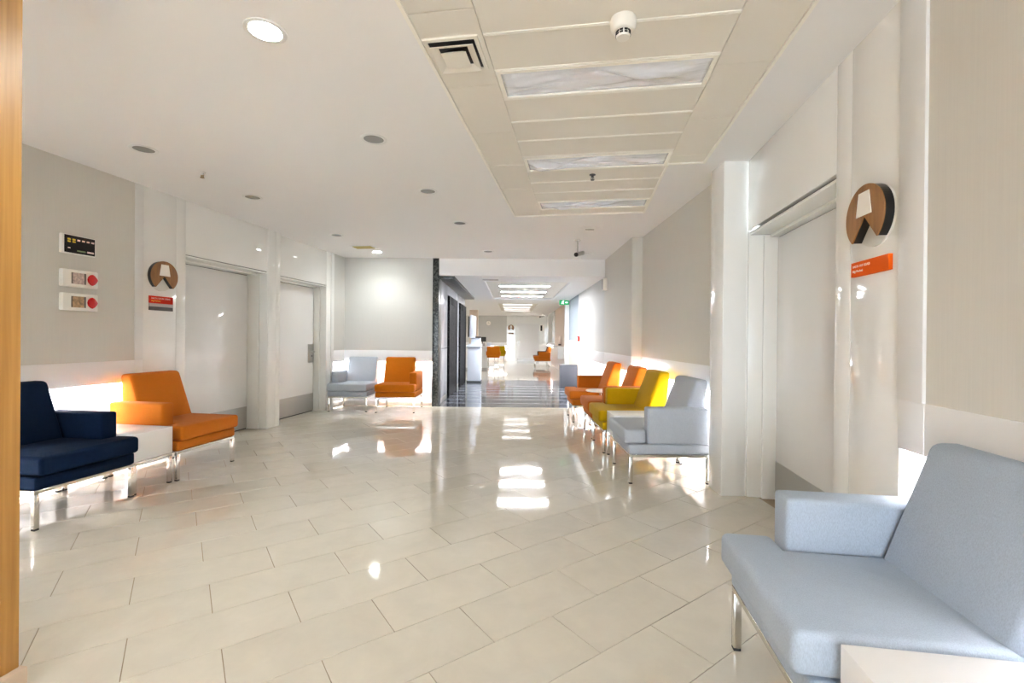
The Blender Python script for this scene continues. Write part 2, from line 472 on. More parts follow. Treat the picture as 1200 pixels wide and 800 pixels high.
# light panels
def light_panel(s0, s1, lit, label, group):
    t = empty('ceiling_light', NP((s0 + s1) / 2, (IL + IR) / 2, ZP), -TH)
    tag(t, label, 'ceiling light', group)
    hx, hy = (IR - IL) / 2 - 0.004, (s1 - s0) / 2 - 0.003
    f = MB(); w = 0.022
    f.box(-hx, hx, -hy, -hy + w, -0.004, 0.03); f.box(-hx, hx, hy - w, hy, -0.004, 0.03)
    f.box(-hx, -hx + w, -hy + w, hy - w, -0.004, 0.03); f.box(hx - w, hx, -hy + w, hy - w, -0.004, 0.03)
    f.build('frame', 'flange', t, smooth=False)
    if lit:
        MB().box(-hx + w, hx - w, -hy + w, hy - w, 0.006, 0.012).build('diffuser', 'fill_back', t, smooth=False)
    else:
        rnd = random.Random(int(s0 * 100))
        nx, ny = 56, 14
        bm = bmesh.new(); g = []
        folds = [(rnd.uniform(-hx, hx), rnd.uniform(-hy, hy), rnd.uniform(-0.5, 0.5), rnd.uniform(0.008, 0.020), rnd.uniform(0.018, 0.04)) for _ in range(8)]
        for j in range(ny + 1):
            r_ = []
            for i in range(nx + 1):
                x = -hx + w + (2 * hx - 2 * w) * i / nx; yy = -hy + w + (2 * hy - 2 * w) * j / ny
                z = 0.006
                ed = min(1.0, min(i, nx - i) / 4.0, min(j, ny - j) / 2.0)
                for fx, fy, an, am, wd in folds:
                    dx, dy = x - fx, yy - fy
                    al = dx * cos(an) + dy * sin(an); ac = -dx * sin(an) + dy * cos(an)
                    z -= am * math.exp(-(ac / wd) ** 2 - (al / 0.22) ** 2) * ed
                r_.append(bm.verts.new((x, yy, z)))
            g.append(r_)
        for j in range(ny):
            for i in range(nx): bm.faces.new((g[j][i], g[j + 1][i], g[j + 1][i + 1], g[j][i + 1]))
        m = MB(); m.bm.free(); m.bm = bm
        fo = m.build('film_sheet', 'film', t)
        sd = fo.modifiers.new('thickness', 'SOLIDIFY'); sd.thickness = 0.0008
        MB().box(-hx + w, hx - w, -hy + w, hy - w, 0.014, 0.02).build('diffuser', 'satin_white', t, smooth=False)
    return t
names_l = ['unlit ceiling light panel under wrinkled clear film, large one beside the square air diffuser',
           'unlit ceiling light panel under slack film, middle one of three, ahead of the black sprinkler',
           'unlit ceiling light panel under slack film at the corridor end of the plank ceiling']
i = 0
for (s0, s1) in LIGHTROWS:
    if s0 > 2.0:
        light_panel(s0, s1, False, names_l[i], 'unlit light panels of the plank ceiling'); i += 1
    elif s0 < -0.5:  # lit panels added out of view to brighten the near room
        light_panel(s0, s1, True, 'added lit fill panel of the unseen rear plank ceiling, ' + {0: 'over the glazed front', 1: 'second row from the glazed front', 2: 'third row from the glazed front', 3: 'fourth row from the glazed front'}[int((s0 + 4.9) / 1.17)], 'added fill panels of the unseen rear plank ceiling')

# ================================================================== WALLS OF THE NEAR ROOM
LO, RO = -4.13, 1.294
ZR, ZT = 0.80, 1.0                                  # rail under the wall covering
def seating_wall(wall, face, out, s0, s1, cloth='wallcloth', splits=(), zr=ZR, ztop=H, led='led'):
    """covering above a rail; below it a lower wall set back, washed by a strip hidden behind the rail.
    face: coordinate of the covering; out: +1 if the wall's back lies at larger coordinate"""
    D = 0.075 * out; B = 0.30 * out
    def bx(name, mat, a0, a1, t0, t1, z0, z1, bevel=0.0):
        a0, a1 = min(a0, a1), max(a0, a1)
        return MB().box(a0, a1, t0, t1, z0, z1, bevel).build(name, mat, wall, smooth=bevel > 0)
    cuts = [s0] + list(splits) + [s1]
    for a, b in zip(cuts, cuts[1:]): bx('covering_panel', cloth, face, face + B, a + 0.001, b - 0.001, ZT, ztop)
    bx('rail', 'rail_white', face - 0.004 * out, face + 0.022 * out, s0, s1, zr, ZT, 0.003)
    bx('rail_backing', 'lower_white', face + 0.022 * out, face + B, s0, s1, zr + 0.125, ZT)
    bx('led_strip', led, face + 0.026 * out, face + 0.044 * out, max(s0 + 0.01, 0.6), s1 - 0.01, zr + 0.112, zr + 0.124)
    bx('lower_panel', 'lower_white', face + D, face + B, s0, s1, 0.09, zr + 0.125)
    bx('baseboard', 'base_white', face + D - 0.012 * out, face + D, s0, s1, 0.0, 0.09, 0.002)
    bx('lower_core', 'lower_white', face + D, face + B, s0, s1, 0.0, 0.09)

wl = nstruct('wall_left')
seating_wall(wl, LO, -1, -5.0, 3.70, splits=(0.3, 2.05))
nbox('trim_strip', 'satin_white', LO - 0.30, LO + 0.006, 3.70, 3.783, ZT, H, wl, 0.002)
nbox('rail', 'rail_white', LO - 0.30, LO + 0.004, 3.70, 3.783, ZR, ZT, wl, 0.002)
nbox('return_panel', 'gloss_white', LO - 0.30, LO + 0.002, 3.70, 3.783, 0.0, ZR, wl)
ZD = 2.09
G_ = 0.0012
for (a, b) in ((3.783, 4.144), (4.144, 4.257), (5.53, 5.547), (5.547, 5.70), (5.70, 5.791)):
    dz = 0.012 if (a, b) == (5.547, 5.70) else 0.0
    nbox('gloss_panel', 'gloss_white', LO - 0.50, LO + dz * 0.3, a + G_, b - G_, 0.0, H, wl, 0.001)
nbox('gloss_panel', 'gloss_white', LO - 0.50, LO, 4.257 + G_, 5.53 - G_, ZD, H, wl, 0.001)
LO2 = -4.20                                        # the second door stands a little deeper
nbox('gloss_panel', 'gloss_white', LO - 0.50, LO2, 5.791 + G_, 7.065 - G_, ZD, H, wl, 0.001)
nbox('gloss_panel', 'gloss_white', LO - 0.50, LO2, 7.065 + G_, 7.20, 0.0, H, wl, 0.001)
nbox('trim_strip', 'satin_white', LO - 0.50, LO2 + 0.012, 7.20, 7.29, 0.0, H, wl, 0.002)
def door(name, frame_o, sgn, s0, s1, leaf_o, sL0, sL1, lever=None, closer=False):
    """door in the long walls; sgn +1 when the leaf lies at larger o"""
    d = nstruct(name)
    g = sgn
    def bb(nm, mat, oa, ob, sa, sb, za, zb, par=d, bv=0.0):
        return nbox(nm, mat, min(oa, ob), max(oa, ob), sa, sb, za, zb, par, bv)
    back = leaf_o + 0.12 * g
    # jambs and head: two steps each
    bb('jamb', 'frame_white', frame_o + 0.004 * g, back, s1, s1 + 0.02, 0, ZD - 0.0, bv=0.002)
    bb('jamb', 'frame_white', frame_o + 0.11 * g, back, s1 - 0.028, s1, 0, ZD - 0.035, bv=0.003)
    bb('jamb', 'frame_white', frame_o + 0.11 * g, back, s0, s0 + 0.028, 0, ZD - 0.035, bv=0.003)
    bb('frame_head', 'frame_white', frame_o + 0.012 * g, back, s0, s1, 2.064, 2.083, bv=0.002)
    bb('frame_head', 'frame_white', frame_o + 0.15 * g, back, s0 + 0.028, s1 - 0.028, 2.040, 2.0635, bv=0.003)
    bb('shadow_gap', 'plenum', frame_o + 0.014 * g, back, s0, s1, 2.0835, 2.087)
    lf = bb('leaf', 'door_white', leaf_o, leaf_o + 0.05 * g, sL0 + 0.004, sL1 - 0.004, 0.012, 2.034, bv=0.002)
    bb('kick_plate', 'kick', leaf_o - 0.003 * g, leaf_o, sL0 + 0.006, sL1 - 0.006, 0.014, 0.30, d, 0.0)
    bb('threshold_gap', 'plenum', leaf_o + 0.01 * g, leaf_o + 0.11 * g, sL0 - 0.002, sL1 + 0.002, 0.0, 2.0395)
    if lever:
        c = lever
        h = bb('handle', 'steel', leaf_o - 0.008 * g, leaf_o, c - 0.075, c + 0.075, 0.81, 1.11, d, 0.002)
        m = MB()
        m.tube((leaf_o - 0.008 * g, c + 0.02, 0.985), (leaf_o - 0.06 * g, c + 0.02, 0.985), 0.012)
        m.tube((leaf_o - 0.055 * g, c + 0.03, 0.985), (leaf_o - 0.055 * g, c - 0.10, 0.985), 0.010)
        m.build('lever', 'chrome', h)
        bb('keyhole', 'black', leaf_o - 0.010 * g, leaf_o - 0.008 * g, c + 0.01, c + 0.03, 0.90, 0.93, h)
    return d
door('door_1', LO, -1, 4.257, 5.53, -4.40, 4.285, 5.502)
door('door_2', LO2, -1, 5.791, 7.065, -4.41, 5.82, 7.045, lever=6.96)
# side wall of the alcove, in line with the left wall
seating_wall(wl, -4.20, -1, 7.29, 7.90, 'wallcloth_pale')

wr = nstruct('wall_right')
seating_wall(wr, RO, 1, -5.0, 1.957, splits=(0.7,))
nbox('trim_strip', 'satin_white', RO - 0.012, RO + 0.30, 1.957, 2.10, ZT, H, wr, 0.002)
nbox('rail', 'rail_white', RO - 0.006, RO + 0.022, 1.957, 2.10, ZR, ZT, wr, 0.002)
nbox('rail_backing', 'lower_white', RO + 0.022, RO + 0.30, 1.957, 2.10, ZR + 0.125, ZT, wr)
nbox('led_strip', 'led', RO + 0.026, RO + 0.044, 1.957, 2.09, ZR + 0.112, ZR + 0.124, wr)
nbox('lower_panel', 'lower_white', RO + 0.075, RO + 0.30, 1.957, 2.10, 0.0, ZR + 0.125, wr)
for (a, b) in ((2.10, 2.46), (2.46, 2.594)):
    nbox('gloss_panel', 'gloss_white', RO, RO + 0.50, a + G_, b - G_, 0.0, H, wr, 0.001)
nbox('gloss_panel', 'gloss_white', RO, RO + 0.50, 2.594 + G_, 3.86, ZD + 0.01, H, wr, 0.001)
door('door_3', RO, 1, 2.594, 3.855, 1.50, 2.63, 3.845)
# corner pilaster and the wall beyond it, turned with the corridor
tr = structure(empty('trim_1'))
wbox('gloss_panel', 'gloss_white', 1.668, 1.852, 3.632, 3.86, 0.0, H, tr, 0.002)
wbox('gloss_panel', 'gloss_white', 1.853, 1.905, 3.636, 3.86, 0.0, H, tr, 0.002)
wbox('core', 'lower_white', 1.85, 2.4, 3.87, 4.2, 0.0, H, tr)
wq = structure(empty('wall_corridor'))
seating_wall(wq, 1.80, 1, 3.86, 6.36, zr=0.78)
seating_wall(wq, 1.655, 1, 6.36, 8.22, zr=0.78)
MB().box(1.660, 1.95, 6.352, 6.362, ZT, H).build('covering_panel', 'wallcloth', wq, smooth=False)
seating_wall(wq, 1.655, 1, 8.22, 11.45, 'wallcloth_pale', splits=(9.8,), zr=0.78, ztop=H2, led='led_lobby')

# alcove wall that faces the camera, with its granite end
wa = structure(empty('wall_alcove'))
def face_wall(wall, y, x0, x1, cloth, zr=ZR, ztop=H, led='led'):
    MB().box(x0, x1, y, y + 0.3, ZT, ztop).build('covering_panel', cloth, wall, smooth=False)
    MB().box(x0, x1, y - 0.004, y + 0.022, zr, ZT, 0.003).build('rail', 'rail_white', wall)
    MB().box(x0, x1, y + 0.022, y + 0.3, zr + 0.125, ZT).build('rail_backing', 'lower_white', wall, smooth=False)
    MB().box(x0 + .01, x1 - .01, y + 0.026, y + 0.044, zr + 0.112, zr + 0.124).build('led_strip', led, wall, smooth=False)
    MB().box(x0, x1, y + 0.075, y + 0.3, 0.0, zr + 0.125).build('lower_panel', 'lower_white', wall, smooth=False)
    MB().box(x0, x1, y + 0.060, y + 0.075, 0.0, 0.09, 0.002).build('baseboard', 'base_white', wall)
face_wall(wa, YB, -3.30, -1.425, 'wallcloth_pale')
t2 = structure(wbox('trim_2', 'granite', -1.425, -1.315, YB - 0.012, YB + 0.30, 0.0, H, bevel=0.004))
# wood-clad wall end beside the camera
wp = nstruct('wall_partition')
nbox('wood_panel', 'wood_wall', -2.30, -1.919, -4.9, 1.314, 0.08, H, wp, 0.003)
nbox('skirting', 'skirting_stone', -2.32, -1.895, -4.9, 1.322, 0.0, 0.08, wp, 0.002)
# glazed front invented behind the camera, unseen, to let the daylight fill in
wb = nstruct('wall_behind')
nbox('sill_wall', 'lower_white', -4.5, 1.6, -5.2, -5.0, 0.0, 0.15, wb)
nbox('head_wall', 'lower_white', -4.5, 1.6, -5.2, -5.0, 2.5, H + .1, wb)
for o_ in (-4.45, -3.2, -1.98, -0.9, 0.2, 1.25):
    nbox('mullion', 'frame_white', o_ - 0.03, o_ + 0.03, -5.15, -5.05, 0.15, 2.5, wb)

# ================================================================== LOBBY AND FAR ROOM
lob = structure(empty('ceiling_lobby'))
def wceil(x0, x1, y0, y1, z, name='plaster_slab'): wbox(name, 'plaster', x0, x1, y0, y1, z, z + 0.1, lob)
wbox('soffit', 'plaster', -1.42, 1.70, YB, YB + 0.10, H2, H + 0.1, lob)
TX0, TX1, TY0, TY1 = -0.56, 1.17, 9.0, 13.2
wceil(-1.42, TX0, YB + .1, 13.5, H2); wceil(TX1, 1.95, YB + .1, 13.5, H2); wceil(TX0, TX1, YB + .1, TY0, H2); wceil(TX0, TX1, TY1, 13.5, H2)
m = MB()
for (a, b, c, d) in ((TX0 - .001, TX0 + .015, TY0, TY1), (TX1 - .015, TX1 + .001, TY0, TY1), (TX0 + .015, TX1 - .015, TY0 - .001, TY0 + .015), (TX0 + .015, TX1 - .015, TY1 - .015, TY1 + .001)): m.box(a, b, c, d, H2 - 0.004, H2 + 0.05)
m.build('trough_edge', 'plaster', lob, smooth=False)
wbox('trough_top', 'plank', TX0, TX1, TY0, TY1, H2 + 0.05, H2 + 0.09, lob)
F0, F1, G0, G1 = -0.52, 0.92, 16.2, 21.6
wceil(-8, F0, 13.5, 25.4, H3, 'plaster_slab'); wceil(F1, 2.3, 13.5, 25.4, H3); wceil(F0, F1, 13.5, G0, H3); wceil(F0, F1, G1, 25.4, H3)
wbox('trough_top', 'plank', F0, F1, G0, G1, H3 + 0.05, H3 + 0.1, lob)
wbox('step', 'plaster', -1.45, 1.95, 13.48, 13.52, H2, H3 + .05, lob)
def wlight(x0, x1, y0, y1, z, mat, label, group):
    t = tag(empty('ceiling_light', ((x0 + x1) / 2, (y0 + y1) / 2, z)), label, 'ceiling light', group)
    hx, hy = (x1 - x0) / 2, (y1 - y0) / 2
    m = MB(); w = 0.02
    m.box(-hx, hx, -hy, -hy + w, -0.02, 0); m.box(-hx, hx, hy - w, hy, -0.02, 0); m.box(-hx, -hx + w, -hy + w, hy - w, -0.02, 0); m.box(hx - w, hx, -hy + w, hy - w, -0.02, 0)
    m.build('frame', 'satin_white', t, smooth=False)
    MB().box(-hx + w, hx - w, -hy + w, hy - w, -0.014, -0.006).build('diffuser', mat, t, smooth=False)
for k, (y, lb) in enumerate(((10.1, 'first lit light strip of the lobby ceiling past the granite pillar'), (11.35, 'middle lit light strip of the lobby ceiling trough'), (12.5, 'last lit light strip of the lobby ceiling trough, level with the kiosk'))):
    wlight(-0.30, 0.84, y - 0.075, y + 0.075, H2 + 0.05, 'panel_lobby', lb, 'lit light strips over the lift lobby')
for k, (y, lb) in enumerate(((17.2, 'first lit light strip in the far ceiling trough beyond the lobby'), (18.5, 'second lit light strip in the far ceiling trough'), (19.8, 'third lit light strip in the far ceiling trough'), (21.0, 'last lit light strip in the far trough, towards the far door'))):
    wlight(-0.36, 0.76, y - 0.07, y + 0.07, H3 + 0.05, 'panel_far', lb, 'lit light strips in the far ceiling')
for y in (15.5, 19.0, 22.5):  # unseen lamps added to brighten the far room
    wlight(-4.6, -3.4, y - 0.14, y + 0.14, H3, 'fill_desk', 'added unseen light strip over the reception, ' + {15.5: 'on the lobby side of the desk', 19.0: 'directly above the desk', 22.5: 'towards the far grey wall'}[y], 'added unseen light strips over the reception')

we = structure(empty('wall_lifts'))
ZL = 2.10
for (a, b) in ((8.50, 9.42), (10.86, 11.42), ):
    for (z0, z1) in ((0.0, 0.10), (0.10, 1.02), (1.03, H2 + .02)):
        wbox('steel_panel', 'kick' if z1 < 0.2 else 'steel_wall', -1.6, -1.33, a + .002, b - .002, z0, z1, we, 0.002)
wbox('steel_panel', 'steel_wall', -1.6, -1.33, 9.42, 10.86, ZL + 0.02, H2 + .02, we)
wbox('steel_panel', 'steel_wall', -1.6, -1.33, 11.42, 12.86, ZL + 0.02, H2 + .02, we)
wbox('core', 'lower_white', -2.4, -1.58, 8.50, 12.90, 0.0, H2 + .1, we)
wbox('granite_canopy', 'granite', -1.33, -1.05, 8.30, 12.7, H2 - 0.05, H2 - 0.001, we, 0.003)
def lift(name, a, b):
    d = structure(empty(name))
    for (y0, y1) in ((a, a + 0.2), (b - 0.2, b)): wbox('portal_side', 'granite_dark', -1.58, -1.29, y0, y1, 0, ZL, d, 0.003)
    wbox('portal_head', 'granite_dark', -1.58, -1.29, a + 0.2, b - 0.2, ZL - 0.16, ZL, d, 0.003)
    c = (a + b) / 2
    for (y0, y1) in ((a + .2, c - .002), (c + .002, b - .2)): wbox('leaf', 'granite_dark', -1.575, -1.294, y0, y1, 0.01, ZL - .16, d)
    return d
lift('door_4', 9.44, 10.84); lift('door_5', 11.44, 12.84)

wf = structure(empty('wall_far'))
YF = 25.0
face_wall(wf, YF, -8.0, -0.29, 'wallcloth_pale', ztop=H3, led='led_far')
wbox('gloss_panel', 'gloss_white', -0.29, 0.20, YF - .01, YF + .3, 0, H3, wf)
wbox('gloss_panel', 'gloss_white', 0.20, 1.55, YF - .01, YF + .3, 2.10, H3, wf)
wbox('gloss_panel', 'gloss_white', 1.55, 2.3, YF - .01, YF + .3, 0, H3, wf)
d6 = structure(empty('door_6'))
wbox('leaf', 'door_white', 0.27, 1.48, YF + .05, YF + .10, 0.0, 2.04, d6)
wbox('jamb', 'frame_white', 0.20, 0.27, YF - .02, YF + .12, 0, 2.10, d6); wbox('jamb', 'frame_white', 1.48, 1.55, YF - .02, YF + .12, 0, 2.10, d6)
wbox('frame_head', 'frame_white', 0.27, 1.48, YF - .02, YF + .12, 2.04, 2.10, d6)
wbox('kick_plate', 'kick', 0.28, 1.47, YF + .046, YF + .05, 0.01, 0.14, d6)
hd = wbox('handle', 'steel', 0.31, 0.42, YF + .035, YF + .05, 0.95, 1.12, d6)
wbox('side_wall', 'lower_white', -8.3, -8.0, 13.5, 25.4, 0, H3, wf)
wbox('front_wall', 'lower_white', -8.0, -2.3, 13.2, 13.5, 0, H3, wf)
wbox('front_wall', 'lower_white', -2.4, -1.58, 12.88, 13.2, 0, H3, wf)
# post of the reception with a pale covering
ps = structure(empty('wall_reception'))
wbox('covering_panel', 'wallcloth_rose', -1.86, -1.50, 20.0, 20.3, 0.9, H3, ps); wbox('lower_panel', 'lower_white', -1.86, -1.50, 20.0, 20.3, 0, 0.9, ps)
# corridor side beyond the lobby
wc = structure(empty('wall_side_far'))
wbox('covering_panel', 'wallcloth_cool', 1.655, 1.95, 11.47, 13.30, 1.20, H2, wc)
wbox('lower_panel', 'wallcloth_rose', 1.655, 1.95, 11.47, 13.30, 0.0, 1.195, wc)
wbox('pillar', 'satin_white', 1.54, 1.68, 13.30, 13.50, 0.0, H2, wc, 0.004)
XR = 1.86
wbox('lower_panel', 'lower_white', XR, XR + .3, 13.5, 25.2, 0.0, 0.95, wc)
wbox('covering_panel', 'satin_white', XR, XR + .3, 13.5, 16.3, 0.955, H3, wc)
wbox('covering_panel', 'wallcloth_rose', XR, XR + .3, 16.3, 19.9, 0.955, H3, wc)
wbox('gloss_panel', 'gloss_white', XR, XR + .3, 19.9, 21.2, 0.955, H3, wc)
wbox('covering_panel', 'wallcloth_pale', XR, XR + .3, 21.2, 23.6, 0.955, H3, wc)
wbox('gloss_panel', 'gloss_white', XR, XR + .3, 23.6, 25.2, 0.955, H3, wc)
wbox('led_strip', 'led_far', XR - .02, XR - .005, 20.0, 23.5, 0.90, 0.91, wc); wbox('rail', 'rail_white', XR - .06, XR, 20.0, 23.5, 0.91, 1.05, wc)

# ================================================================== SEATING
def make_chair(fab, arm, name='armchair', label='', loc=(0, 0, 0), phi=0.0, group=None):
    """low upholstered module on a square-tube frame; arm +1 / -1: side of the armrest along local x; front is local +y"""
    t = tag(empty(name, loc, phi), label, 'chair', group)
    X, YFr, YRr, L = 0.325, 0.345, -0.345, 0.030
    fr = MB()
    for (a, b, c, d) in ((-X, X, YFr - L, YFr), (-X, X, YRr, YRr + L), (-X, -X + L, YRr + L, YFr - L), (X - L, X, YRr + L, YFr - L)):
        fr.box(a, b, c, d, 0.228, 0.252, 0.002, 1)
    fr.build('frame', 'chrome', t)
    for sx in (-1, 1):
        for sy in (-1, 1):
            cx, cy = sx * (X - L / 2), sy * (YFr - L / 2)
            lg = MB().box(cx - L / 2, cx + L / 2, cy - L / 2, cy + L / 2, 0.012, 0.228, 0.003, 2).build('leg', 'chrome', t)
            MB().box(cx - L / 2 + .001, cx + L / 2 - .001, cy - L / 2 + .001, cy + L / 2 - .001, 0.0, 0.012, 0.002, 1).build('glide', 'rubber', lg)
    MB().box(-X, X, YRr, YFr + 0.004, 0.253, 0.336, 0.014, 3).build('seat_base', fab, t)
    ai = X - 0.125                                   # inner face of the armrest
    yb = 0.195                                       # front of the armrest
    pts = [(-X, -0.20), (ai - 0.004, -0.20), (ai - 0.004, yb + 0.006), (X, yb + 0.006), (X, 0.392), (-X, 0.392)]
    if arm < 0: pts = [(-x, y) for x, y in pts][::-1]
    cu = MB(); cu.prism(pts, 0.342, 0.464, 'z', 0.026, 4)
    cu.build('seat_cushion', fab, t)
    if arm > 0: MB().box(ai + .001, X, -0.335, yb - .003, 0.337, 0.648, 0.018, 3).build('armrest', fab, t)
    else: MB().box(-X, -ai - .001, -0.335, yb - .003, 0.337, 0.648, 0.018, 3).build('armrest', fab, t)
    prof = [(-0.095, 0.40), (-0.268, 0.884), (-0.380, 0.884), (-0.335, 0.34), (-0.20, 0.34)]
    x0, x1 = (-X + .004, ai - .004) if arm > 0 else (-ai + .004, X - .004)
    MB().prism(prof, x0, x1, 'x', 0.030, 4).build('backrest', fab, t)
    return t
def make_table(label, loc, phi, w=0.34, d=0.66, group=None):
    t = tag(empty('side_table', loc, phi), label, 'table', group)
    X, Yh, L = w / 2, d / 2, 0.03
    fr = MB()
    for (a, b, c, dd) in ((-X, X, Yh - L, Yh), (-X, X, -Yh, -Yh + L), (-X, -X + L, -Yh + L, Yh - L), (X - L, X, -Yh + L, Yh - L)):
        fr.box(a, b, c, dd, 0.228, 0.252, 0.002, 1)
    fr.build('frame', 'chrome', t)
    for sx in (-1, 1):
        for sy in (-1, 1):
            cx, cy = sx * (X - L / 2), sy * (Yh - L / 2)
            lg = MB().box(cx - L / 2, cx + L / 2, cy - L / 2, cy + L / 2, 0.012, 0.228, 0.003, 2).build('leg', 'chrome', t)
            MB().box(cx - L / 2 + .001, cx + L / 2 - .001, cy - L / 2 + .001, cy + L / 2 - .001, 0.0, 0.012, 0.002, 1).build('glide', 'rubber', lg)
    MB().box(-X, X, -Yh, Yh, 0.253, 0.470, 0.002, 2).build('table_box', 'table_white', t)
    return t
PL = -(pi / 2 + TH)          # faces away from the left wall
PR = pi / 2 - TH             # faces away from the right wall
cL = -3.37 - 0.345           # chair centre line, left row
make_chair('fab_navy', -1, label='navy blue armchair beside the wooden wall end, its armrest next to the white table', loc=NP(2.705, cL), phi=PL)
make_table('white box side table between the navy and the orange armchair', NP(3.208, cL - 0.005), PL)
make_chair('fab_orange', 1, label='orange armchair in front of the white door, armrest next to the white table', loc=NP(3.728, cL), phi=PL)
make_chair('fab_blue', 1, label='large pale blue armchair under the grey wall covering beside the orange sign', loc=NP(1.635, 0.608 + 0.345), phi=PR)
make_table('white box side table beside the large pale blue armchair', NP(1.10, 0.655 + 0.33), PR)
cR = 1.012 + 0.345
make_chair('fab_grey', -1, label='light grey armchair beside the white pilaster, armrest towards the pilaster', loc=(cR, 4.235, 0), phi=pi / 2)
make_table('white box side table between the light grey and the yellow armchair', (cR, 4.755, 0), pi / 2, 0.33)
make_chair('fab_yellow', 1, label='mustard yellow armchair between the white box table and an orange armchair', loc=(cR - 0.02, 5.275, 0), phi=pi / 2)
make_chair('fab_orange', -1, label='orange armchair directly behind the mustard yellow one', loc=(cR - 0.02, 5.985, 0), phi=pi / 2)
make_chair('fab_orange', 1, label='orange armchair at the lobby end of the row, beside the grey bin', loc=(0.905 + 0.345, 7.10, 0), phi=pi / 2)
make_chair('fab_grey', 1, label='light grey armchair in the alcove beside the white door frame', loc=(-2.705, 7.545 + 0.345, 0), phi=pi)
make_chair('fab_orange_deep', -1, label='orange armchair in the alcove beside the dark granite pillar', loc=(-1.905, 7.475 + 0.345, 0), phi=pi)
make_chair('fab_orange', -1, label='orange armchair far down the corridor near the far white door', loc=(1.36, 20.35, 0), phi=pi / 2)
make_chair('fab_brown', 1, label='dark brown armchair behind the orange one far down the corridor', loc=(1.38, 21.15, 0), phi=pi / 2)
# round table on a single stem
rt = tag(empty('round_table', (1.28, 6.60, 0)), 'small round white table on a chrome stem between two orange armchairs', 'table')
MB().lathe([(0, 0.485), (0.205, 0.485), (0.21, 0.492), (0.205, 0.50), (0, 0.50)], n=40).build('table_top', 'table_white', rt)
MB().lathe([(0, 0.012), (0.018, 0.012), (0.018, 0.485), (0, 0.485)], n=14).build('stem', 'chrome', rt)
MB().lathe([(0, 0.0), (0.165, 0.0), (0.168, 0.006), (0.15, 0.012), (0.03, 0.018), (0, 0.018)], n=36).build('base', 'chrome', rt)

# ================================================================== SIGNS AND WALL FITTINGS
def wedge_disc(r, n=44, half=radians(40)):
    """disc whose lower wedge, from the centre down, is left out"""
    pts = [(0.0, 0.0)]
    a0, a1 = -pi / 2 + half, 1.5 * pi - half
    for k in range(n + 1):
        a = a0 + (a1 - a0) * k / n; pts.append((r * cos(a), r * sin(a)))
    return pts
def wall_sign(name, loc, phi, r, label):
    t = tag(empty(name, loc, phi), label, 'sign')
    MB().lathe([(0, -0.010), (r * 0.97, -0.010), (r * 0.97, 0.0), (0, 0.0)], axis='y', n=44).build('clear_disc', 'acrylic', t)
    MB().prism(wedge_disc(r), -0.052, -0.046, 'y', 0.0).build('wood_face', 'wood_sign', t, smooth=False)
    MB().prism(wedge_disc(r * 0.985), -0.046, -0.0105, 'y', 0.0).build('dark_core', 'black', t, smooth=False)
    MB().prism([(-0.056 * r / .14, 0.003), (0.056 * r / .14, 0.003), (0.038 * r / .14, 0.108 * r / .14), (-0.038 * r / .14, 0.108 * r / .14)], -0.0545, -0.052, 'y').build('lamp_shade_emblem', 'print_white', t, smooth=False)
    return t
PHL, PHR = pi / 2 - TH, -pi / 2 - TH
wall_sign('room_sign', NP(3.965, LO, 1.815), PHL, 0.148, 'round wooden lamp sign beside the red and grey room plate')
wall_sign('room_sign', NP(2.262, RO, 1.795), PHR, 0.140, 'round wooden lamp sign above the orange room plate')
pl = tag(empty('room_plate', NP(3.968, LO, 1.547), PHL), 'red room plate with a pale and a dark grey band, under a round wooden sign', 'sign')
MB().box(-.128, .128, -.014, 0, -.001, .07, .001, 1).build('red_field', 'red_sign', pl)
MB().box(-.128, .128, -.014, 0, -.033, -.002, .001, 1).build('pale_band', 'grey_band', pl)
MB().box(-.128, .128, -.014, 0, -.070, -.034, .001, 1).build('dark_band', 'dark_band', pl)
texted('HASTA YATAK ODASI', 0.021, 'lettering', 'print_white', pl, -.112, -.0142, .040)
texted('Bilgi Merkezi', 0.019, 'lettering', 'led_amber', pl, -.112, -.0142, .016)
pr = tag(empty('room_plate', NP(2.287, RO, 1.574), PHR), 'orange room plate with two short lines of white lettering', 'sign')
MB().box(-.137, .137, -.016, 0, -.034, .034, .001, 1).build('plate', 'orange_sign', pr)
texted('HASTA YAT ODASI', 0.0155, 'lettering', 'print_white', pr, -.124, -.0162, .008)
texted('Bilgi Merkezi', 0.0155, 'lettering', 'print_white', pr, -.124, -.0162, -.014)
# alarm panels
ap = tag(empty('indicator_panel', NP(3.205, LO, 1.967), PHL), 'black indicator panel with small amber and white lamps, above the two red call points', 'panel')
MB().box(-.135, .125, -.03, 0, -.078, .078, .006, 2).build('housing', 'cream_plastic', ap)
MB().box(-.118, .116, -.034, -.03, -.070, .071, .002, 1).build('black_face', 'black_gloss', ap)
for k in range(6):
    x = -.085 + k * .036
    MB().box(x - .011, x + .011, -.036, -.034, .032, .045).build('lamp', 'led_amber' if k < 2 else 'led_pink', ap, smooth=False)
    if k < 2: MB().box(x - .011, x + .011, -.036, -.034, .014, .026).build('lamp', 'led_amber', ap, smooth=False)
MB().box(-.094, -.076, -.036, -.034, -.036, -.028).build('lamp', 'led_pink', ap, smooth=False)
MB().box(-.025, .04, -.036, -.034, -.054, -.042).build('label_strip', 'led_green', ap, smooth=False)
MB().box(.052, .104, -.036, -.034, -.054, -.040).build('label_strip', 'led_pink', ap, smooth=False)
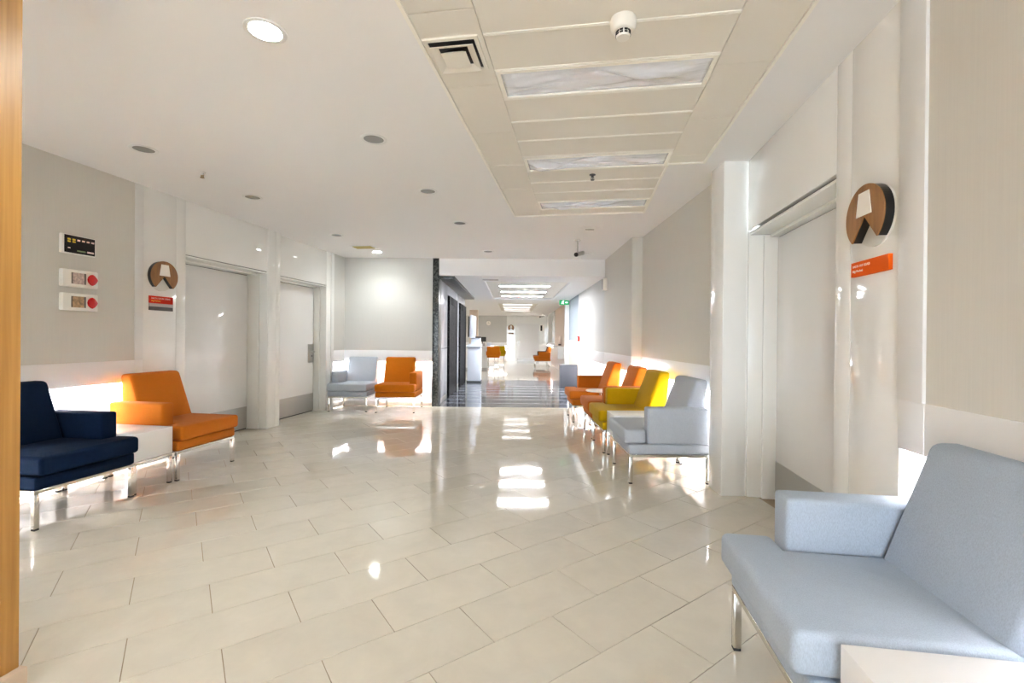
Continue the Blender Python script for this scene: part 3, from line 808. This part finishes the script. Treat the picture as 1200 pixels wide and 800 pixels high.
def call_point(z, pic, label):
    t = tag(empty('call_point', NP(3.205, LO, z), PHL), label, 'call point', 'fire call points on the grey wall')
    MB().box(-.135, .135, -.045, 0, -.070, .070, .008, 2).build('housing', 'cream_plastic', t)
    MB().box(-.075, .035, -.047, -.045, -.045, .046).build('picture', pic, t, smooth=False)
    MB().box(-.075, -.066, -.048, -.047, -.045, .046).build('picture_edge', 'picture_strip', t, smooth=False)
    MB().box(.022, .035, -.048, -.047, -.045, .046).build('picture_edge', 'picture_strip', t, smooth=False)
    pts = [(.045, 0.0), (.05, .022), (.066, .040), (.080, .046), (.095, .038), (.114, .016), (.122, 0.0), (.114, -.018), (.098, -.038), (.082, -.048), (.066, -.040), (.05, -.022)]
    MB().prism(pts, -.060, -.045, 'y', .003, 2).build('button', 'red_button', t)
    return t
call_point(1.692, 'picture_pink', 'white call point with a red button and pink picture, upper of the two')
call_point(1.500, 'picture_tan', 'white call point with a red button and tan picture, lower of the two')

# ================================================================== CEILING FITTINGS
def downlight(s, o, lit, label, z=H):
    t = tag(empty('downlight', NP(s, o, z), -TH), label, 'ceiling light', 'round recessed downlights')
    MB().lathe([(0.070, 0.0), (0.092, 0.0), (0.092, -0.004), (0.088, -0.006), (0.070, -0.004), (0.070, 0.0)], n=36).build('ring', 'satin_white', t)
    MB().lathe([(0, -0.003 if lit else -0.0012), (0.070, -0.003 if lit else -0.0012), (0.070, -0.0005), (0, -0.0005)], n=36).build('lens', 'down' if lit else 'glass_grey', t, smooth=False)
    if lit:
        ld = bpy.data.lights.new('downlight_beam', 'SPOT'); ld.energy = lit * 0.17; ld.spot_size = radians(140); ld.spot_blend = 0.9
        ld.shadow_soft_size = 0.06; ld.color = (0.96, 1.0, 0.98)
        lo = bpy.data.objects.new('beam', ld); COL.objects.link(lo); lo.parent = t; lo.location = (0, 0, -0.02)
downlight(1.935, -1.466, 60, 'lit round downlight glowing white in the plain ceiling')
downlight(3.10, -1.486, 0, 'unlit round downlight, second in line after the lit one')
downlight(4.27, -1.486, 0, 'unlit round downlight, third in line after the lit one')
downlight(5.51, -1.502, 0, 'unlit round downlight, fourth in line after the lit one')
downlight(7.36, -1.526, 0, 'unlit round downlight close to the lobby soffit')
downlight(3.04, -3.32, 0, 'unlit round downlight above the navy armchair, near the alarm panels')
downlight(4.236, -3.339, 0, 'unlit round downlight in front of the first white door')
downlight(5.965, -3.398, 0, 'unlit round downlight in front of the second white door, before the small vent')
downlight(7.205, -3.377, 42, 'lit round downlight above the alcove armchairs')
# air diffuser
dv = tag(empty('air_diffuser', NP(VS, -0.632, ZP), -TH), 'cream square stepped air diffuser in the ceiling strip', 'air vent')
m = MB()
m.box(-.135, .135, -.135, -.115, -.010, .0); m.box(-.135, .135, .115, .135, -.010, .0); m.box(-.135, -.115, -.115, .115, -.010, .0); m.box(.115, .135, -.115, .115, -.010, .0)
m.build('outer_frame', 'plank', dv, smooth=False)
MB().box(-.115, .115, -.115, .115, -.004, -.0005).build('dark_throat', 'black', dv, smooth=False)
def cone(z0, z1, a, b, w, nm):
    m = MB()
    for k in range(4):
        c, s = (1, 0, -1, 0)[k], (0, 1, 0, -1)[k]
        def T(x, y, z): return (x * c - y * s, x * s + y * c, z)
        v = [m.bm.verts.new(T(*p)) for p in ((-a, -a, z0), (a, -a, z0), (b, -b, z1), (-b, -b, z1), (-a, -a, z0 + w), (a, -a, z0 + w), (b, -b, z1 + w), (-b, -b, z1 + w))]
        for f in ((3, 2, 1, 0), (4, 5, 6, 7), (0, 1, 5, 4), (2, 3, 7, 6)): m.bm.faces.new([v[i] for i in f])
    m.build(nm, 'plank', dv, smooth=False)
cone(-.030, -.014, .108, .072, .003, 'louvre'); 
MB().box(-.062, .062, -.062, .062, -.034, -.030).build('centre_plate', 'plank', dv, smooth=False)
cone(-.034, -.016, .062, .040, .003, 'louvre')
# smoke detector
sd = tag(empty('smoke_detector', NP(2.09, 0.17, ZP), -TH), 'white domed smoke detector with black slots on the plank ceiling', 'smoke detector')
MB().lathe([(0, 0), (.055, 0), (.058, -.012), (.055, -.040), (.046, -.052), (.040, -.056), (0, -.056)], n=32).build('body', 'cream_plastic', sd)
MB().lathe([(0, -.056), (.028, -.056), (.032, -.075), (.028, -.084), (0, -.086)], n=24).build('cap', 'cream_plastic', sd)
for z0, z1, r in ((-.058, -.065, .0335), (-.069, -.076, .0335)):
    for k in range(10):
        a = 2 * pi * k / 10
        w_ = radians(13)
        m = MB(); v = []
        for rr in (r - .006, r):
            for aa in (a - w_, a + w_):
                for z in (z0, z1): v.append(m.bm.verts.new((rr * cos(aa), rr * sin(aa), z)))
        for f in ((0, 1, 3, 2), (4, 6, 7, 5), (0, 4, 5, 1), (2, 3, 7, 6), (0, 2, 6, 4), (1, 5, 7, 3)): m.bm.faces.new([v[i] for i in f])
        m.build('slot', 'black', sd, smooth=False)
def sprinkler(s, o, z, mat, label):
    t = tag(empty('sprinkler', NP(s, o, z), -TH), label, 'sprinkler')
    MB().lathe([(0, 0), (.028, 0), (.026, -.005), (.012, -.008), (.010, -.022), (0, -.022)], n=20).build('rosette', 'satin_white' if mat == 'brass' else 'black', t)
    m = MB(); m.tube((.010, 0, -.02), (.012, 0, -.042), .003, 6); m.tube((-.010, 0, -.02), (-.012, 0, -.042), .003, 6); m.tube((0, 0, -.02), (0, 0, -.046), .004, 6)
    m.build('yoke', mat, t)
    MB().lathe([(0, -.044), (.017, -.044), (.017, -.047), (0, -.047)], n=16).build('deflector', mat, t)
sprinkler(4.03, 0.08, ZP, 'dark_metal', 'black sprinkler head between the light panels of the plank ceiling')
sprinkler(3.539, -3.276, H, 'brass', 'brass sprinkler head in the plain ceiling near the alarm panels')
# square vent over the alcove, slot plate, camera, speaker
vt = tag(empty('ceiling_vent', NP(6.78, -3.40, H), -TH), 'small square ceiling vent with an olive tinted face before the alcove', 'air vent')
MB().box(-.18, .18, -.12, .12, -.008, -.0005, .002, 1).build('frame', 'satin_white', vt)
MB().box(-.15, .15, -.09, .09, -.010, -.008).build('backing', 'vent_yellow', vt, smooth=False)
for k in range(4): MB().box(-.15, .15, -.075 + k * .045, -.055 + k * .045, -.016, -.010).build('slat', 'vent_yellow', vt, smooth=False)
st = tag(empty('access_plate', (0.995, 5.92, H), 0), 'small ceiling plate with a dark slot in front of the security camera', 'plate')
MB().lathe([(0, -.0005), (.16, -.0005), (.16, -.003), (.15, -.005), (0, -.005)], n=32).build('plate', 'plaster', st)
MB().box(-.06, .05, -.012, .012, -.009, -.005).build('slot', 'dark_metal', st, smooth=False)
cm = tag(empty('security_camera', (0.93, 6.57, H), 0), 'grey security camera on a short stem under the ceiling', 'camera')
MB().lathe([(0, -.0005), (.045, -.0005), (.042, -.012), (.012, -.018), (0, -.018)], n=20).build('mount', 'steel', cm)
MB().tube((0, 0, -.016), (0.0, 0, -.17), .011, 10).build('stem', 'steel', cm)
m = MB(); m.tube((.09, .11, -.165), (-.02, -.03, -.215), .032, 14); m.build('body', 'steel', cm)
MB().tube((-.02, -.03, -.215), (-.032, -.045, -.2204), .030, 14).build('lens', 'black_gloss', cm)
MB().tube((.06, .06, -.175), (.23, .12, -.165), .006, 6).build('cable', 'satin_white', cm)
sp = tag(empty('wall_speaker', (1.655, 8.05, 2.195), -pi / 2), 'small cream wall speaker beside the lobby soffit', 'speaker')
MB().box(-.06, .06, -.075, -0.0, -.105, .105, .01, 2).build('cabinet', 'cream_plastic', sp)
MB().box(-.048, .048, -.079, -.075, -.09, .09, .002, 1).build('grille', 'grey_band', sp)
# exit sign
ex = tag(empty('exit_sign', (1.46, 12.90, H2), 0), 'green illuminated exit sign with a running figure and an arrow', 'sign')
MB().box(-.01, .01, -.01, .01, -.03, 0).build('hanger', 'satin_white', ex, smooth=False)
MB().box(-.135, .135, -.02, .02, -.16, -.03, .003, 1).build('box', 'exit_green', ex)
# running figure as one flat outline, and the arrow
fig = MB()
fig.lathe([(0, -.0225), (.011, -.0225), (.011, -.020), (0, -.020)], c=(-.028, 0, -.055), axis='y', n=12)
fig.prism([(-.052, -.070), (-.030, -.068), (-.016, -.078), (-.022, -.084), (-.034, -.080), (-.040, -.098), (-.020, -.112), (-.024, -.140), (-.032, -.140), (-.032, -.116), (-.052, -.108), (-.060, -.128), (-.084, -.130), (-.084, -.122), (-.068, -.120), (-.056, -.082), (-.066, -.092), (-.072, -.088)], -.0225, -.020, 'y')
fig.build('running_figure', 'exit_white', ex, smooth=False)
MB().prism([(.03, -.088), (.07, -.088), (.07, -.074), (.10, -.095), (.07, -.116), (.07, -.102), (.03, -.102)], -.0225, -.020, 'y').build('arrow', 'exit_white', ex, smooth=False)

# ================================================================== LOBBY AND FAR OBJECTS
ki = tag(empty('kiosk', (-1.045, 12.82, 0)), 'pale blue self-service kiosk beside the lifts', 'kiosk')
MB().box(-.20, .20, -.18, .30, 0.0, 0.045).build('plinth', 'black', ki, smooth=False)
MB().box(-.185, .185, -.165, .285, 0.045, 0.98, .01, 2).build('body', 'kiosk', ki)
MB().prism([(-.23, 0.98), (.31, 0.98), (.31, 1.07), (-.23, 1.03)], -.20, .20, 'x', .006, 2).build('desk', 'kiosk', ki)
MB().box(-.11, .16, .10, .24, 1.03, 1.24, .01, 2).build('neck', 'kiosk', ki)
MB().prism([(-.16, 1.24), (.02, 1.24), (.02, 1.84), (-.10, 1.88), (-.14, 1.86)], .0, .30, 'y', .012, 2).build('monitor', 'kiosk', ki)
MB().box(-.19, -.162, .02, .28, 1.26, 1.84, .004, 1).build('screen', 'black_gloss', ki)
MB().box(-.09, .17, .04, .16, 1.24, 1.275, .004, 1).build('card_reader', 'dark_metal', ki)
co = tag(empty('reception_counter', (-1.75, 18.1, 0)), 'white reception counter beyond the kiosk', 'counter')
MB().box(-1.6, .80, -.30, .35, .08, .88, .004, 1).build('front', 'satin_white', co)
MB().box(-1.58, .78, -.26, .33, 0, .08).build('plinth', 'grey_band', co, smooth=False)
MB().box(-1.65, .86, -.38, .40, .88, .92, .004, 1).build('worktop', 'table_white', co)
mo = tag(empty('monitor', (-1.16, 18.1, .92)), 'small dark monitor on the reception counter', 'monitor')
MB().box(-.10, .10, -.07, .07, 0, .012).build('foot', 'black', mo, smooth=False)
MB().box(-.015, .015, -.01, .01, .012, .20).build('stem', 'black', mo, smooth=False)
MB().box(-.14, .14, -.02, .02, .18, .36, .004, 1).build('screen', 'dark_metal', mo)
bx_ = tag(empty('box', (-.90, 17.95, .92)), 'small white box with a sloped face on the reception counter', 'box')
MB().prism([(-.06, 0), (.08, 0), (.08, .16), (-.02, .10)], -.07, .09, 'x', .004, 1).build('body', 'kiosk', bx_)
MB().box(-.055, .075, -.03, .06, .145, .165).build('lid', 'print_white', bx_, smooth=False)
pt = tag(empty('desk_organizer', (-1.10, 17.85, .92)), 'tan desk organizer holding pens on the reception counter', 'organizer')
MB().box(-.05, .05, -.04, .04, 0, .11, .003, 1).build('holder', 'grey_band', pt)
MB().tube((0, 0, .05), (.02, 0, .17), .006, 6).build('pen', 'brass', pt)
def stool(x, y, fab, label, phi=0.0):
    t = tag(empty('counter_stool', (x, y, 0), phi), label, 'stool')
    for sx in (-1, 1):
        for sy in (-1, 1):
            MB().tube((sx * .20, sy * .19, 0), (sx * .19, sy * .18, .50), .011, 8).build('leg', 'chrome', t)
    m = MB(); m.box(-.20, .20, -.20, -.185, .13, .15); m.box(-.20, .20, .185, .20, .13, .15); m.box(-.205, -.19, -.19, .19, .13, .15); m.box(.19, .205, -.19, .19, .13, .15)
    m.build('footrest', 'chrome', t, smooth=False)
    MB().box(-.24, .24, -.23, .23, .50, .60, .025, 3).build('seat', fab, t)
    MB().box(-.24, .24, -.24, -.16, .60, .92, .025, 3).build('backrest', fab, t)
    for sx in (-1, 1): MB().box(sx * .24 - .03, sx * .24 + .03, -.20, .16, .58, .74, .015, 2).build('armrest', fab, t)
    return t
stool(-0.70, 17.4, 'fab_orange_deep', 'orange upholstered stool at the reception counter')
stool(-0.52, 18.9, 'fab_yellow', 'yellow upholstered stool behind the orange one')
bn = tag(empty('waste_bin', (1.42, 11.55, 0)), 'grey rectangular waste bin at the end of the chair row', 'bin')
MB().box(-.21, .21, -.14, .14, 0.0, .56, .006, 2).build('body', 'bin_grey', bn)
MB().box(-.215, .215, -.145, .145, .56, .585, .006, 2).build('lid', 'bin_grey', bn)
MB().box(-.10, .10, -.05, .05, .585, .588).build('slot', 'black', bn, smooth=False)
fa = tag(empty('fire_call_point', (1.655, 11.25, 1.24), -pi / 2), 'small red fire call point on the wall above the grey bin', 'call point')
MB().box(-.06, .06, -.045, 0, -.06, .06, .004, 1).build('housing', 'red_button', fa)
MB().box(-.035, .035, -.048, -.045, -.035, .035).build('face', 'print_white', fa, smooth=False)
ca = tag(empty('wall_cabinet', (XR, 17.6, 0), -pi / 2), 'white wall-hung console on the far corridor wall', 'cabinet')
MB().box(-1.1, 1.1, -.20, -.001, .50, .93, .004, 1).build('body', 'satin_white', ca)
MB().box(-1.12, 1.12, -.22, -.001, .93, .955, .003, 1).build('top', 'table_white', ca)
for x in (-.55, .55): MB().box(x - .54, x + .54, -.208, -.20, .52, .91, .002, 1).build('door', 'satin_white', ca)
ds = tag(empty('soap_dispenser', (XR, 17.2, 1.18), -pi / 2), 'small grey dispenser above the wall-hung console', 'dispenser')
MB().box(-.09, .09, -.10, 0, -.14, .14, .01, 2).build('body', 'wallcloth_rose', ds)
MB().box(-.05, .05, -.12, -.02, -.20, -.14, .004, 1).build('spout', 'dark_metal', ds)
ck = tag(empty('wall_clock', (-1.29, YF, 2.05)), 'round white wall clock on the far grey wall', 'clock')
MB().lathe([(0, -.035), (.13, -.035), (.15, -.04), (.155, -.02), (.155, -.001), (0, -.001)], axis='y', n=32).build('rim', 'grey_band', ck)
MB().lathe([(0, -.037), (.128, -.037), (.128, -.034), (0, -.034)], axis='y', n=32).build('dial', 'print_white', ck)
m = MB(); m.box(-.004, .004, -.040, -.037, 0, .09); m.box(0, .06, -.040, -.037, -.004, .004); m.build('hands', 'black', ck, smooth=False)
s3 = wall_sign('room_sign', (-0.06, YF - .01, 1.80), 0.0, 0.17, 'round wooden lamp sign beside the far white door')
p3 = tag(empty('room_plate', (-0.06, YF - .01, 1.50)), 'small tan room plate beside the far white door', 'sign')
MB().box(-.14, .14, -.015, 0, -.04, .04).build('plate', 'wood_sign', p3, smooth=False)
MB().box(-.11, .05, -.017, -.015, .0, .012).build('text_line', 'print_white', p3, smooth=False)
wh = tag(empty('wall_phone', (1.62, YF - .01, 1.80)), 'black and white wall phone beside the far door', 'phone')
MB().box(-.10, .10, -.05, 0, -.17, .17, .008, 1).build('base', 'print_white', wh)
MB().box(-.08, .02, -.09, -.05, -.15, .15, .012, 2).build('handset', 'black', wh)
fc = tag(empty('security_camera', (1.42, 22.0, H3), 0), 'small security camera far down the corridor above the far door', 'camera')
MB().tube((0, 0, -.001), (0, 0, -.14), .012, 8).build('stem', 'steel', fc)
MB().tube((.10, .05, -.14), (-.08, -.06, -.19), .04, 12).build('body', 'steel', fc)
MB().tube((-.08, -.06, -.19), (-.10, -.072, -.196), .035, 12).build('lens', 'black_gloss', fc)
for (x, y, z, lb) in ((0.26, 10.7, H2 + .05, 'round smoke detector between the first two lobby light strips'), (0.75, 11.9, H2 + .05, 'round smoke detector between the last two lobby light strips')):
    t = tag(empty('smoke_detector', (x, y, z)), lb, 'smoke detector')
    MB().lathe([(0, -.001), (.055, -.001), (.055, -.03), (.03, -.05), (0, -.05)], n=20).build('body', 'cream_plastic', t)
    MB().lathe([(0, -.05), (.015, -.05), (.012, -.058), (0, -.058)], n=12).build('cap', 'grey_band', t)
vq = tag(empty('ceiling_vent', (-0.42, 8.72, H2)), 'rectangular ceiling vent at the start of the lobby ceiling', 'air vent')
MB().box(-.17, .17, -.10, .10, -.006, -.0005).build('frame', 'satin_white', vq, smooth=False)
for k in range(4): MB().box(-.15, .15, -.08 + k * .043, -.06 + k * .043, -.012, -.006).build('slat', 'grey_band', vq, smooth=False)
